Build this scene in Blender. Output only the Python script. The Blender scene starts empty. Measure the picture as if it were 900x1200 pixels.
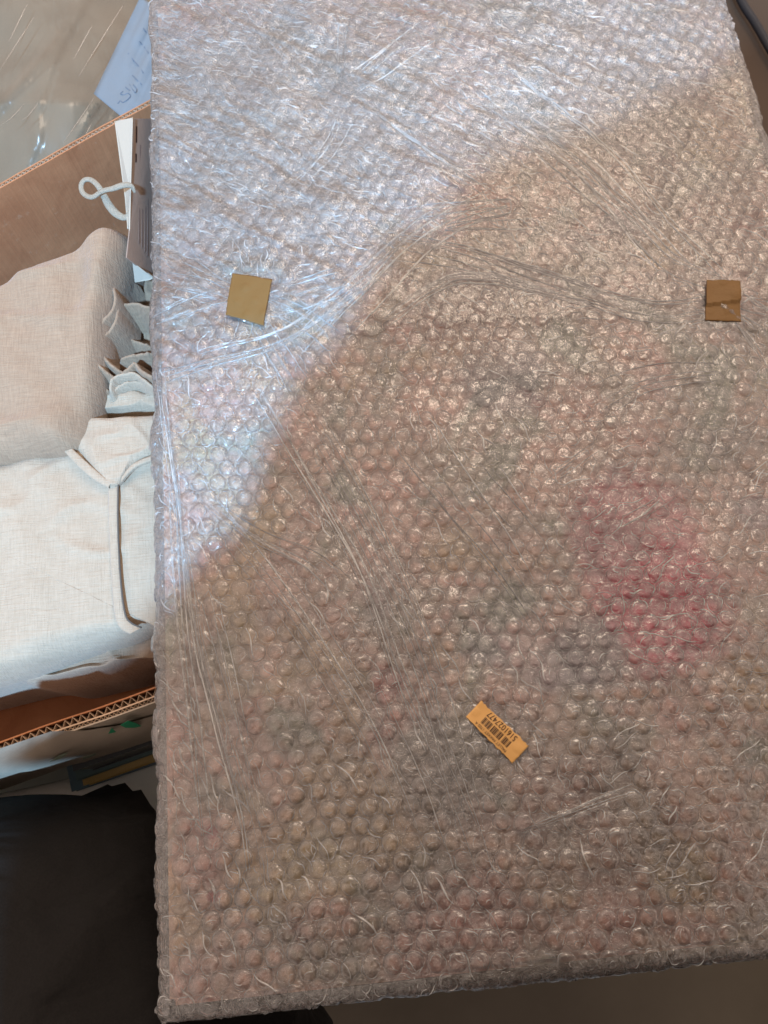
import bpy, bmesh, math, random
import numpy as np
from mathutils import Vector, Matrix
random.seed(7); rng = np.random.default_rng(7)
scene = bpy.context.scene
C = scene.collection

# ---------------------------------------------------------------- camera, world, lamps, exposure
# world axes: X, Y along the parcel's edges (it lies flat), Z up.  Camera looks down at it, tilted a little forward.
CAM = np.array([0.0, 0.0, 1.04])
RM = np.array([[0.99515347, 0.09443726, -0.02740774],
               [-0.09829764, 0.94778343, -0.30338778],
               [-0.00267451, 0.30461152, 0.95247292]])
cam_d = bpy.data.cameras.new('camera'); cam = bpy.data.objects.new('camera', cam_d); C.objects.link(cam)
m4 = Matrix(RM.tolist()).to_4x4(); m4.translation = Vector(CAM); cam.matrix_world = m4
cam_d.sensor_fit = 'VERTICAL'; cam_d.angle = 2 * math.atan(600 / 900.0)
cam_d.clip_start = 0.005; cam_d.clip_end = 60
cam_d.dof.use_dof = True; cam_d.dof.focus_distance = 0.455; cam_d.dof.aperture_fstop = 12.0
scene.camera = cam

w = bpy.data.worlds.new('World'); scene.world = w; w.use_nodes = True
bg = w.node_tree.nodes['Background']; bg.inputs[0].default_value = (1.0, 0.80, 0.69, 1); bg.inputs[1].default_value = 0.94

def area_lamp(name, loc, target, size, energy, color, shape='DISK'):
    d = bpy.data.lights.new(name, 'AREA'); d.shape = shape; d.size = size; d.energy = energy; d.color = color
    o = bpy.data.objects.new(name, d); C.objects.link(o); o.location = loc
    o.rotation_euler = (Vector(target) - Vector(loc)).to_track_quat('-Z', 'Y').to_euler()
    return o
area_lamp('window_light', (-0.19, -1.40, 3.0), (0.05, 0.3, 0.6), 0.13, 190, (0.36, 0.66, 1.0))
area_lamp('added_fill_lamp', (0.55, 1.35, 2.3), (0.05, 0.2, 0.6), 1.1, 20, (1.0, 0.80, 0.62))  # added warm fill: brightens the parcel, gives the shaded film its bright strokes

vs = scene.view_settings; vs.view_transform = 'Standard'; vs.look = 'None'; vs.exposure = 0.16; vs.gamma = 1
scene.render.engine = 'CYCLES'
cy = scene.cycles
cy.use_denoising = True; cy.transparent_max_bounces = 24; cy.max_bounces = 6; cy.diffuse_bounces = 2
cy.glossy_bounces = 2; cy.transmission_bounces = 4; cy.sample_clamp_indirect = 4
cy.caustics_reflective = False; cy.caustics_refractive = False

# ---------------------------------------------------------------- helpers
def px(u, v, z):
    d = RM @ np.array([(u - 450) / 900, (600 - v) / 900, -1.0])
    return CAM + d * (z - CAM[2]) / d[2]
def pxs(pts, z):
    return [px(p[0], p[1], z if len(p) < 3 else p[2]) for p in pts]
def proj(P):
    c = (np.asarray(P) - CAM) @ RM
    return 450 + 900 * c[..., 0] / -c[..., 2], 600 - 900 * c[..., 1] / -c[..., 2], -c[..., 2]

def _hash(ix, iy, seed):
    h = (ix.astype(np.int64) * 374761393 + iy.astype(np.int64) * 668265263 + seed * 1442695041) & 0xffffffff
    h = ((h ^ (h >> 13)) * 1274126177) & 0xffffffff
    return ((h ^ (h >> 16)) & 0xffff) / 65535.0
def vnoise(x, y, seed=0):
    x = np.asarray(x, float); y = np.asarray(y, float)
    ix = np.floor(x); iy = np.floor(y); fx = x - ix; fy = y - iy
    fx = fx * fx * (3 - 2 * fx); fy = fy * fy * (3 - 2 * fy)
    a = _hash(ix, iy, seed); b = _hash(ix + 1, iy, seed); c = _hash(ix, iy + 1, seed); d = _hash(ix + 1, iy + 1, seed)
    return (a * (1 - fx) + b * fx) * (1 - fy) + (c * (1 - fx) + d * fx) * fy
def fbm(x, y, seed=0, o=3):
    s = 0; a = .5; t = 0
    for k in range(o):
        s = s + a * vnoise(np.asarray(x) * 2 ** k, np.asarray(y) * 2 ** k, seed + k * 17); t += a; a *= .5
    return s / t

def link(o, parent=None):
    C.objects.link(o)
    if parent is not None: o.parent = parent
    return o
def mesh_obj(name, verts, faces, mat, parent=None, smooth=True):
    me = bpy.data.meshes.new(name)
    if isinstance(faces, np.ndarray):
        k = faces.shape[1]; n = len(faces)
        me.vertices.add(len(verts)); me.vertices.foreach_set('co', np.asarray(verts, np.float32).ravel())
        me.loops.add(n * k); me.loops.foreach_set('vertex_index', faces.astype(np.int32).ravel())
        me.polygons.add(n); me.polygons.foreach_set('loop_start', np.arange(0, n * k, k, dtype=np.int32))
        me.polygons.foreach_set('loop_total', np.full(n, k, np.int32))
        me.update(calc_edges=True)
    else:
        me.from_pydata([tuple(map(float, v)) for v in verts], [], faces)
    if smooth: me.polygons.foreach_set('use_smooth', np.ones(len(me.polygons), bool))
    me.update()
    if mat is not None: me.materials.append(mat)
    return link(bpy.data.objects.new(name, me), parent)
def tag(o, label, cat, group=None, kind=None):
    if label: o['label'] = label
    if cat: o['category'] = cat
    if group: o['group'] = group
    if kind: o['kind'] = kind
    return o
def empty(name, loc=(0, 0, 0)):
    o = bpy.data.objects.new(name, None); o.location = loc; o.empty_display_size = .02; C.objects.link(o); return o

def resample(pts, n, closed=False, smooth=True):
    P = np.array([list(p) for p in pts], float)
    if smooth:
        Q = []; m = len(P); segs = m if closed else m - 1
        for i in range(segs):
            p0 = P[(i - 1) % m] if closed or i > 0 else P[0]
            p1 = P[i]; p2 = P[(i + 1) % m]
            p3 = P[(i + 2) % m] if closed or i + 2 < m else P[-1]
            for t in np.linspace(0, 1, 12, endpoint=False):
                Q.append(.5 * ((2 * p1) + (-p0 + p2) * t + (2 * p0 - 5 * p1 + 4 * p2 - p3) * t * t + (-p0 + 3 * p1 - 3 * p2 + p3) * t ** 3))
        if not closed: Q.append(P[-1])
        P = np.array(Q)
    if closed: P = np.vstack([P, P[:1]])
    L = np.r_[0, np.cumsum(np.linalg.norm(np.diff(P, axis=0), axis=1))]
    t = np.linspace(0, L[-1], n + 1)[:-1] if closed else np.linspace(0, L[-1], n)
    return np.stack([np.interp(t, L, P[:, k]) for k in range(P.shape[1])], 1)

def grid_faces(nu, nv, wrap=False, off=0):
    i = np.arange(nu if wrap else nu - 1); j = np.arange(nv - 1)
    I, J = np.meshgrid(i, j, indexing='ij'); I2 = (I + 1) % nu
    return (np.stack([I * nv + J, I2 * nv + J, I2 * nv + J + 1, I * nv + J + 1], -1).reshape(-1, 4) + off)

def solid_poly(name, pts, th, mat, parent=None, bevel=0.0):
    """thin solid from a 3D polygon (thickness away from the camera side)"""
    P = [Vector(p) for p in pts]; n = Vector((0, 0, 0))
    for i in range(len(P)): n += P[i].cross(P[(i + 1) % len(P)])
    n.normalize()
    if n.dot(Vector(CAM) - P[0]) < 0: P.reverse(); n = -n
    k = len(P)
    V = P + [p - n * th for p in P]
    F = [list(range(k)), list(range(2 * k - 1, k - 1, -1))] + [[i, i + k, (i + 1) % k + k, (i + 1) % k] for i in range(k)]
    return mesh_obj(name, V, F, mat, parent, smooth=False)
def box(name, lo, hi, mat, parent=None, bev=0.002, rotz=0, loc=None):
    bm = bmesh.new(); bmesh.ops.create_cube(bm, size=1)
    for v in bm.verts:
        v.co = Vector([lo[k] + (v.co[k] + .5) * (hi[k] - lo[k]) for k in range(3)])
    if bev: bmesh.ops.bevel(bm, geom=bm.edges[:], offset=bev, segments=2, affect='EDGES')
    me = bpy.data.meshes.new(name); bm.to_mesh(me); bm.free(); me.materials.append(mat)
    o = bpy.data.objects.new(name, me); link(o, parent)
    if loc is not None: o.location = loc; o.rotation_euler.z = rotz
    return o
def tube(name, pts, rad, mat, parent=None, n=80, seg=10, flat=1.0, smooth=True):
    P = resample(pts, n, smooth=smooth); T = np.gradient(P, axis=0); T /= np.linalg.norm(T, axis=1)[:, None] + 1e-9
    rad = np.broadcast_to(np.asarray(rad, float), (n,)) if np.ndim(rad) == 0 else np.interp(np.linspace(0, 1, n), np.linspace(0, 1, len(rad)), rad)
    up = np.array([0, 0, 1.0]); V = []
    for p, t, r in zip(P, T, rad):
        a = np.cross(t, up); a /= np.linalg.norm(a) + 1e-9; b = np.cross(a, t)
        for k in range(seg):
            th = 2 * math.pi * k / seg; V.append(p + a * r * math.cos(th) + b * r * flat * math.sin(th))
    F = [[i * seg + k, i * seg + (k + 1) % seg, (i + 1) * seg + (k + 1) % seg, (i + 1) * seg + k] for i in range(n - 1) for k in range(seg)]
    F += [list(range(seg))[::-1], [(n - 1) * seg + k for k in range(seg)]]
    return mesh_obj(name, V, F, mat, parent)

# ---------------------------------------------------------------- materials
class NT:
    def __init__(s, name):
        s.m = bpy.data.materials.new(name); s.m.use_nodes = True; s.t = s.m.node_tree; s.t.nodes.clear()
        s.out = s.n('ShaderNodeOutputMaterial')
    def n(s, typ, **kw):
        nd = s.t.nodes.new(typ)
        for k, v in kw.items():
            if k.startswith('i_'):
                nd.inputs[k[2:].replace('_', ' ')].default_value = v
            else: setattr(nd, k, v)
        return nd
    def l(s, a, b): s.t.links.new(a, b)
    def math(s, op, a, b=None, c=None, clamp=False):
        nd = s.n('ShaderNodeMath', operation=op, use_clamp=clamp)
        for i, x in enumerate((a, b, c)):
            if x is None: continue
            if isinstance(x, (int, float)): nd.inputs[i].default_value = x
            else: s.l(x, nd.inputs[i])
        return nd.outputs[0]
    def noise(s, vec, scale, detail=3, rough=.5, dist=0.0):
        nd = s.n('ShaderNodeTexNoise'); nd.inputs['Scale'].default_value = scale; nd.inputs['Detail'].default_value = detail
        nd.inputs['Roughness'].default_value = rough; nd.inputs['Distortion'].default_value = dist
        if vec is not None: s.l(vec, nd.inputs['Vector'])
        return nd.outputs['Fac']
    def ramp(s, fac, stops):
        nd = s.n('ShaderNodeValToRGB'); el = nd.color_ramp.elements
        while len(el) < len(stops): el.new(.5)
        for e, (p, c) in zip(el, stops): e.position = p; e.color = (*c, 1)
        s.l(fac, nd.inputs[0]); return nd.outputs[0]
    def pos(s): return s.n('ShaderNodeNewGeometry').outputs['Position']
    def mapped(s, scale=(1, 1, 1), rot=(0, 0, 0), loc=(0, 0, 0)):
        mp = s.n('ShaderNodeMapping'); mp.inputs['Scale'].default_value = scale; mp.inputs['Rotation'].default_value = rot
        mp.inputs['Location'].default_value = loc
        s.l(s.pos(), mp.inputs['Vector']); return mp.outputs[0]
    def bump(s, h, strength, dist, normal=None):
        b = s.n('ShaderNodeBump'); b.inputs['Strength'].default_value = strength; b.inputs['Distance'].default_value = dist
        s.l(h, b.inputs['Height'])
        if normal is not None: s.l(normal, b.inputs['Normal'])
        return b.outputs[0]
    def mixrgb(s, fac, a, b, mode='MIX'):
        nd = s.n('ShaderNodeMix', data_type='RGBA', blend_type=mode)
        for sock, x in ((nd.inputs[0], fac), (nd.inputs[6], a), (nd.inputs[7], b)):
            if isinstance(x, (int, float)): sock.default_value = x
            elif isinstance(x, tuple): sock.default_value = (*x, 1)
            else: s.l(x, sock)
        return nd.outputs[2]
    def principled(s, color, rough=.6, normal=None, spec=.5, **kw):
        p = s.n('ShaderNodeBsdfPrincipled'); p.inputs['Roughness'].default_value = rough
        p.inputs['Specular IOR Level'].default_value = spec
        if isinstance(color, tuple): p.inputs['Base Color'].default_value = (*color, 1)
        else: s.l(color, p.inputs['Base Color'])
        if normal is not None: s.l(normal, p.inputs['Normal'])
        for k, v in kw.items(): p.inputs[k.replace('_', ' ')].default_value = v
        s.l(p.outputs[0], s.out.inputs[0]); return p

def film_material(name, base=.10, edge=.45, scrib=.20, gloss=1.0, rough=.16, bump=.7, scale=420, tint=(.93, .92, .91)):
    m = NT(name); P = m.pos()
    n1 = m.noise(P, scale, 2, .55, 1.6) if bump > 0 else None
    if n1 is None:
        v0 = m.n('ShaderNodeValue'); v0.outputs[0].default_value = 0; n1 = v0.outputs[0]; scrib = 0
    rid = m.math('POWER', m.math('SUBTRACT', 1.0, m.math('ABSOLUTE', m.math('MULTIPLY_ADD', n1, 4.0, -2.0))), 4.0, clamp=True)
    h = m.math('MULTIPLY_ADD', rid, .5, n1)
    nb = m.bump(h, bump, .0009) if bump > 0 else m.n('ShaderNodeNewGeometry').outputs['Normal']
    lw = m.n('ShaderNodeLayerWeight'); lw.inputs[0].default_value = .35; m.l(nb, lw.inputs['Normal'])
    haze = m.math('ADD', m.math('MULTIPLY_ADD', m.math('POWER', lw.outputs['Facing'], 2.0), edge, base), m.math('MULTIPLY', rid, scrib), clamp=True)
    dif = m.n('ShaderNodeBsdfDiffuse'); dif.inputs[0].default_value = (*tint, 1); m.l(nb, dif.inputs['Normal'])
    trl = m.n('ShaderNodeBsdfTranslucent'); trl.inputs[0].default_value = (*tint, 1); m.l(nb, trl.inputs['Normal'])
    sc = m.n('ShaderNodeMixShader'); sc.inputs[0].default_value = .3; m.l(dif.outputs[0], sc.inputs[1]); m.l(trl.outputs[0], sc.inputs[2])
    tr = m.n('ShaderNodeBsdfTransparent'); tr.inputs[0].default_value = (.992, .990, .988, 1)
    a = m.n('ShaderNodeMixShader'); m.l(haze, a.inputs[0]); m.l(tr.outputs[0], a.inputs[1]); m.l(sc.outputs[0], a.inputs[2])
    gl = m.n('ShaderNodeBsdfGlossy'); gl.inputs['Roughness'].default_value = rough; m.l(nb, gl.inputs['Normal'])
    fr = m.n('ShaderNodeFresnel'); fr.inputs[0].default_value = 1.5; m.l(nb, fr.inputs['Normal'])
    b = m.n('ShaderNodeMixShader'); m.l(m.math('MULTIPLY', fr.outputs[0], gloss, clamp=True), b.inputs[0])
    m.l(a.outputs[0], b.inputs[1]); m.l(gl.outputs[0], b.inputs[2]); m.l(b.outputs[0], m.out.inputs[0])
    return m.m
M = {}
M['film'] = film_material('wrap_film', base=.10, edge=.28, scrib=.12, gloss=1.8, rough=.15, bump=.65, scale=270)
M['bubble'] = film_material('bubble_film', base=.07, edge=1.1, scrib=0, gloss=1.8, rough=.12, bump=0)
M['overlap'] = film_material('overlap_film', base=.035, edge=.22, scrib=.05, gloss=1.3, rough=.15, bump=.3, scale=190)
M['crease'] = film_material('crease_film', base=.52, edge=.35, scrib=.1, gloss=2.8, rough=.2, bump=.3)

def linen(name, col, col2):
    m = NT(name)
    a = m.noise(m.mapped((1500, 90, 200), (0, 0, .3)), 1, 2); b = m.noise(m.mapped((90, 1500, 200), (0, 0, .3)), 1, 2)
    wv = m.math('ADD', a, b); big = m.noise(m.pos(), 45, 3)
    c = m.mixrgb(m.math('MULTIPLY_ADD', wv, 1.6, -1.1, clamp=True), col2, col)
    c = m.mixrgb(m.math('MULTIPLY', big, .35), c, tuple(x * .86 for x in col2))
    nb = m.bump(wv, .9, .0006); nb = m.bump(m.noise(m.pos(), 40, 4, .5, .8), .28, .004, nb)
    m.principled(c, .9, nb, .15, Sheen_Weight=.2); return m.m
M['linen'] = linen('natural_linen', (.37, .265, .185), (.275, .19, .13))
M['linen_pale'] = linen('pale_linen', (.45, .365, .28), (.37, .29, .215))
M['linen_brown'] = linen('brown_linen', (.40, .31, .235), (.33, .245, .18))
def paper(name, col, rough=.8, var=.15, sc=60, bump=.3):
    m = NT(name); n = m.noise(m.pos(), sc, 4, .6)
    c = m.mixrgb(m.math('MULTIPLY', n, var * 2), col, tuple(x * .7 for x in col))
    m.principled(c, rough, m.bump(m.noise(m.pos(), sc * 5, 3), bump, .0006), .3); return m.m
def card_mat():
    m = NT('brown_cardboard'); n = m.noise(m.pos(), 16, 5, .65, .6); st = m.noise(m.mapped((260, 260, 4)), 1, 2)
    c = m.mixrgb(m.math('MULTIPLY_ADD', n, 2.2, -.7, clamp=True), (.47, .215, .105), (.33, .13, .06))
    c = m.mixrgb(m.math('MULTIPLY_ADD', m.noise(m.pos(), 70, 4, .7), 4, -2.5, clamp=True), c, (.50, .33, .22))
    m.principled(c, .85, m.bump(m.math('ADD', st, m.noise(m.pos(), 60, 4)), .5, .0012), .25); return m.m
M['card'] = card_mat()
M['card_out'] = paper('weathered_cardboard', (.43, .36, .285), .9, .25, 40, .8)
M['liner'] = paper('cardboard_edge', (.56, .40, .28), .9)
M['flute'] = paper('cardboard_flute', (.50, .35, .24), .9)
M['tape'] = paper('brown_paper_tape', (.165, .09, .027), .6, .15, 120, .25)
M['sticker'] = paper('orange_sticker', (.60, .34, .115), .6, .08, 80, .15)
M['ink'] = paper('black_ink', (.03, .015, .015), .6)
M['white_card'] = paper('white_card', (.45, .42, .36), .7, .06)
M['grey_card'] = paper('grey_brown_card', (.30, .235, .20), .75, .12, 60)
M['grey_ink'] = paper('tag_print', (.20, .15, .135), .8)
M['cord'] = paper('white_cotton_cord', (.46, .42, .345), .95, .3, 700, 1.6)
M['blue_paper'] = paper('pale_blue_paper', (.165, .195, .225), .6, .1, 60, .4)
M['blue_ink'] = paper('blue_ink', (.12, .155, .215), .6)
M['green'] = paper('green_print', (.02, .27, .13), .8, .3, 200)
M['green_faded'] = paper('faded_green_print', (.25, .30, .22), .9, .3, 200)
M['thread'] = paper('dark_thread', (.10, .085, .075), .9)
M['white_table'] = paper('white_table_top', (.76, .77, .73), .5, .1, 20, .1)
M['black'] = paper('black_plastic', (.015, .015, .018), .45)
M['orange'] = paper('orange_plastic', (.42, .20, .05), .6)
def trousers_mat():
    m = NT('black_trouser_cloth'); n = m.noise(m.pos(), 900, 2)
    m.principled(m.mixrgb(n, (.008, .0074, .007), (.017, .0155, .015)), .95, m.bump(m.noise(m.mapped((22, 34, 22), (0, 0, .5)), 1, 2, .4, .6), .8, .014, m.bump(n, .5, .0004)), .15); return m.m
M['trousers'] = trousers_mat()
M['jumper'] = paper('dark_jumper_knit', (.06, .05, .05), .95, .2, 200, .8)
M['skin'] = paper('skin', (.55, .36, .27), .5, .08)
M['hair'] = paper('brown_hair', (.06, .035, .02), .6, .2, 200)
def floor_mat():
    m = NT('dark_wood_floor'); g = m.noise(m.mapped((3, 60, 3)), 1, 5, .6, .6)
    m.principled(m.mixrgb(g, (.085, .055, .035), (.15, .10, .065)), .5, m.bump(g, .2, .001), .4); return m.m
M['floor'] = floor_mat()

# the painting: loose daubs of brown, rose, grey green and mauve, one crimson patch
def painting_mat():
    m = NT('painted_canvas'); P = m.pos()
    n1 = m.noise(P, 9, 3, .55, .8); n2 = m.noise(m.mapped((1, 1, 1), (0, 0, .6), (3.1, 1.7, 0)), 14, 3, .55, 1.0)
    n3 = m.noise(m.mapped((1, 1, 1), (0, 0, 0), (7.3, 5.1, 2)), 22, 3, .6, .8)
    c = m.ramp(n1, [(.30, (.40, .30, .25)), (.44, (.64, .40, .30)), (.55, (.76, .42, .33)), (.72, (.64, .46, .31))])
    c = m.mixrgb(m.math('MULTIPLY_ADD', n2, 7, -3.5, clamp=True), c, (.33, .34, .25))
    c = m.mixrgb(m.math('MULTIPLY', m.math('MULTIPLY_ADD', n3, 7, -3.7, clamp=True), .6), c, (.72, .28, .24))
    n4 = m.noise(m.mapped((1, 1, 1), (0, 0, 0), (1.3, 9.1, 4)), 18, 2, .5, .5)
    c = m.mixrgb(m.math('MULTIPLY', m.math('MULTIPLY_ADD', n4, 7, -4.2, clamp=True), .7), c, (.36, .33, .40))
    n5 = m.noise(m.mapped((1, 1, 1), (0, 0, 0), (4.3, 2.1, 8)), 16, 2, .5, .5)
    c = m.mixrgb(m.math('MULTIPLY', m.math('MULTIPLY_ADD', n5, 8, -4.5, clamp=True), .6), c, (.62, .43, .15))
    def blob(c, u, v, r, col, k=1.0, seed=0.0):
        q = px(u, v, .594); sep = m.n('ShaderNodeVectorMath', operation='DISTANCE'); m.l(P, sep.inputs[0])
        sep.inputs[1].default_value = tuple(q)
        d = m.math('MULTIPLY_ADD', m.noise(m.mapped((1, 1, 1), (0, 0, 0), (seed, seed, 0)), 45, 3, .6, .5), -min(.030, r), sep.outputs['Value'])
        f = m.math('MULTIPLY_ADD', m.math('DIVIDE', d, r), -2.2, 2.0, clamp=True)
        return m.mixrgb(m.math('MULTIPLY', f, k), c, col)
    c = blob(c, 330, 150, .15, (.50, .47, .45), .75, 20.0)  # this and the next: grey put into the paint to cool the lit top
    c = blob(c, 700, 60, .11, (.46, .47, .50), .6, 21.0)
    c = blob(c, 742, 625, .036, (.68, .17, .19), .95, 1.0)
    c = blob(c, 772, 705, .036, (.74, .04, .10), 1.0, 2.0)
    c = blob(c, 715, 640, .016, (.50, .10, .13), .8, 3.3)
    c = blob(c, 690, 765, .018, (.20, .20, .25), .6, 4.0)
    c = blob(c, 455, 800, .008, (.55, .14, .12), .7, 5.0)
    c = blob(c, 248, 975, .003, (.55, .05, .05), .9, 6.0)
    c = blob(c, 250, 1050, .003, (.5, .06, .07), .8, 7.0)
    c = blob(c, 520, 900, .026, (.26, .26, .22), .7, 8.0)
    c = blob(c, 400, 960, .030, (.55, .40, .18), .7, 9.0)
    c = blob(c, 885, 600, .010, (.30, .28, .40), .5, 10.0)
    c = blob(c, 700, 950, .040, (.42, .24, .17), .6, 11.0)
    c = blob(c, 590, 440, .024, (.20, .19, .25), .6, 12.0)
    c = blob(c, 560, 370, .030, (.45, .26, .19), .6, 13.0)
    c = blob(c, 540, 1110, .030, (.60, .24, .20), .6, 14.0)
    m.principled(c, .55, m.bump(m.noise(P, 160, 4), .5, .002), .4); return m.m
M['painting'] = painting_mat()

# ---------------------------------------------------------------- the setting
o = box('floor', (-3, -3, -.05), (3, 3, 0), M['floor'], bev=0); tag(o, None, None, kind='structure')
tt = empty('side_table', (-.42, .36, 0))
tag(tt, 'white table top below the cardboard box, seen as a strip above the black trousers', 'table')
box('table_top', (-.85, -.12, .275), (.02, .95, .30), M['white_table'], None, .004).parent = tt
for a, b in ((-.82, -.09), (-.82, .91), (-.03, -.09), (-.03, .91)):
    box('leg', (a, b, 0), (a + .035, b + .035, .274), M['white_table'], tt, .003)
for ch in tt.children: ch.location = (.42, -.36, 0)

# ---------------------------------------------------------------- the parcel: film surface and bubble lattice
X0, X1, Y0, Y1, ZT, ER = -.1265, .315, -.1150, .576, .598, .010
def undul(x, y):
    e = .0045 * (fbm(np.asarray(x) * 14, np.asarray(y) * 14, 3, 2) - .5) + .0030 * (fbm(np.asarray(x) * 34 + 5, np.asarray(y) * 30, 9, 2) - .5)
    return e
def surf(s, t):
    s = np.asarray(s, float); t = np.asarray(t, float)
    def ax(s, a, b):
        e1 = np.maximum(s - (b - ER), 0); e0 = np.maximum((a + ER) - s, 0)
        def f(e):
            g = np.minimum(e / ER, math.pi / 2); return ER * np.sin(g), ER * (1 - np.cos(g)) + np.maximum(0, e - ER * math.pi / 2)
        x1, d1 = f(e1); x0, d0 = f(e0)
        return np.clip(s, a + ER, b - ER) + x1 - x0, d1 + d0
    x, dx = ax(s, X0, X1); y, dy = ax(t, Y0, Y1)
    edge = .0022 * (fbm(t * 40, s * 3, 21, 2) - .5) * 2
    x = x + np.where((s < X0 + ER), edge, 0) * 1.0
    return np.stack([x, y, ZT - np.minimum(dx + dy, .034) + undul(s, t)], -1)
def surf_frame(s, t):
    h = .002; p = surf(s, t); a = surf(s + h, t) - surf(s - h, t); b = surf(s, t + h) - surf(s, t - h)
    n = np.cross(a, b); n /= np.linalg.norm(n, axis=-1, keepdims=True) + 1e-12
    a /= np.linalg.norm(a, axis=-1, keepdims=True) + 1e-12
    return p, n, a

parcel = empty('wrapped_parcel', (0.095, .22, .565))
tag(parcel, 'large flat parcel wrapped in clear bubble wrap with tape squares and a barcode sticker', 'parcel')
PINV = Vector(parcel.location)
def part(o):   # parent a world-space mesh object to the parcel
    o.parent = parcel; o.location = o.location - PINV; return o

def pxs2(u, v): # pixel -> surface xy
    return px(u, v, ZT + .003)[:2]
# creases: taut folds pulled across the wrap: (polyline in the picture, strands, spread, width in mm)
CR = [
 ([(330,440),(380,520),(430,610),(490,740),(530,860),(560,990)], 6, 26, .8),
 ([(300,455),(350,540),(420,660),(470,790),(500,860)], 4, 22, .7),
 ([(245,580),(300,622),(370,660),(420,712)], 4, 22, .7),
 ([(400,90),(450,132),(520,182),(585,218)], 3, 14, .9),
 ([(560,90),(640,150),(700,200),(760,270),(830,340)], 5, 26, .8),
 ([(620,150),(720,236),(790,300),(845,322)], 4, 22, .7),
 ([(350,405),(420,340),(470,290),(520,255),(580,228)], 6, 24, .9),
 ([(190,440),(260,420),(330,400),(390,360),(440,320)], 4, 24, .7),
 ([(460,284),(540,300),(640,330),(760,366),(830,360)], 5, 16, .8),
 ([(450,372),(500,336),(540,322),(600,326),(690,350)], 4, 12, .8),
 ([(480,252),(600,238),(520,268),(640,262)], 2, 14, .6),
 ([(182,376),(240,358),(268,350)], 3, 12, .7), ([(195,330),(240,336),(270,346)], 3, 12, .8),
 ([(215,300),(250,325),(272,338)], 2, 10, .7), ([(318,346),(370,336),(420,322)], 4, 16, .7),
 ([(316,356),(350,372),(390,400)], 3, 14, .7), ([(300,382),(320,410),(350,450)], 3, 14, .8),
 ([(215,620),(235,750),(260,850),(290,960),(300,1020)], 5, 20, .8),
 ([(238,690),(268,820),(298,950)], 3, 14, .7), ([(205,560),(212,700),(228,860),(240,980)], 4, 14, .7),
 ([(190,430),(200,520),(216,640)], 2, 8, .8),
 ([(866,354),(885,364),(905,372)], 3, 12, .8), ([(868,372),(890,395),(905,415)], 3, 14, .8),
 ([(250,568),(350,700),(440,850),(490,970)], 4, 26, .6),
 ([(470,790),(510,880),(545,980),(560,1030)], 4, 24, .7), ([(615,978),(680,952),(745,925)], 3, 10, .8),
 ([(402,100),(404,60),(408,10)], 3, 16, .8), ([(408,96),(450,70),(500,30)], 3, 14, .7),
 ([(410,105),(380,170),(330,215)], 3, 16, .7), ([(470,500),(520,570),(590,660),(640,740)], 3, 34, .55),
 ([(560,540),(600,590),(640,640)], 2, 18, .5), ([(700,470),(760,440),(840,430)], 3, 16, .6),
 ([(720,620),(760,600),(800,570)], 2, 10, .7), ([(640,560),(700,520)], 2, 10, .6),
]
crease_pts = np.vstack([np.array([pxs2(*p) for p in resample(c[0], 30)]) for c in CR])
def crumple(x, y):
    """0..1: how much the wrap is pulled flat and wrinkled there"""
    x = np.asarray(x); y = np.asarray(y)
    base = np.clip((y - .26) / .16, 0, 1) * np.clip((.24 - x) / .16, 0, 1) * .75
    left = np.clip((-.085 - x) / .025, 0, 1) * .5
    return np.clip(base + left + .35 * (fbm(x * 16, y * 16, 31, 2) - .55), 0, 1)

# lattice
PITCH = .0110; RB = .0050
ang = math.radians(-3)
rr_, cc_ = np.meshgrid(np.arange(-10, 90), np.arange(-12, 60), indexing='ij'); rr_ = rr_.ravel(); cc_ = cc_.ravel()
lx = (cc_ + .5 * (rr_ % 2)) * PITCH - .16; ly = rr_ * PITCH * .8660 - .17
s_ = lx * math.cos(ang) - ly * math.sin(ang); t_ = lx * math.sin(ang) + ly * math.cos(ang)
s2 = s_ + .010 * (fbm(s_ * 6, t_ * 6, 41, 2) - .5) + rng.normal(0, .00022, len(s_))
t2 = t_ + .011 * (fbm(s_ * 6 + 9, t_ * 6, 43, 2) - .5) + rng.normal(0, .00022, len(s_))
bub = np.stack([s2, t2], 1)
bub = bub[(s2 > X0 - .014) & (s2 < X1 + .010) & (t2 > Y0 - .016) & (t2 < Y1 + .012)]
P, Nn, Aa = surf_frame(bub[:, 0], bub[:, 1])
U, Vv, Dp = proj(P)
inview = (U > 160) & (U < 930) & (Vv > -30) & (Vv < 1225)
bub, P, Nn, Aa, U, Vv, Dp = [a[inview] for a in (bub, P, Nn, Aa, U, Vv, Dp)]
NB = len(bub)
dmin = np.array([np.min(np.hypot(*(crease_pts - b).T)) for b in bub])
flat = np.clip(1.2 - dmin / .006, 0, 1) * .45
cr = crumple(bub[:, 0], bub[:, 1])
bh = np.clip((1 - flat) * (1 - .5 * cr) * np.where((rng.random(NB) < .10) | (fbm(bub[:, 0] * 45, bub[:, 1] * 45, 111, 2) > .73), rng.uniform(.3, .6, NB), rng.uniform(.9, 1.1, NB)), .28, 1.2)      # inflation of each bubble
br = rng.uniform(.98, 1.05, NB) * (1 - .06 * flat)
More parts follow.
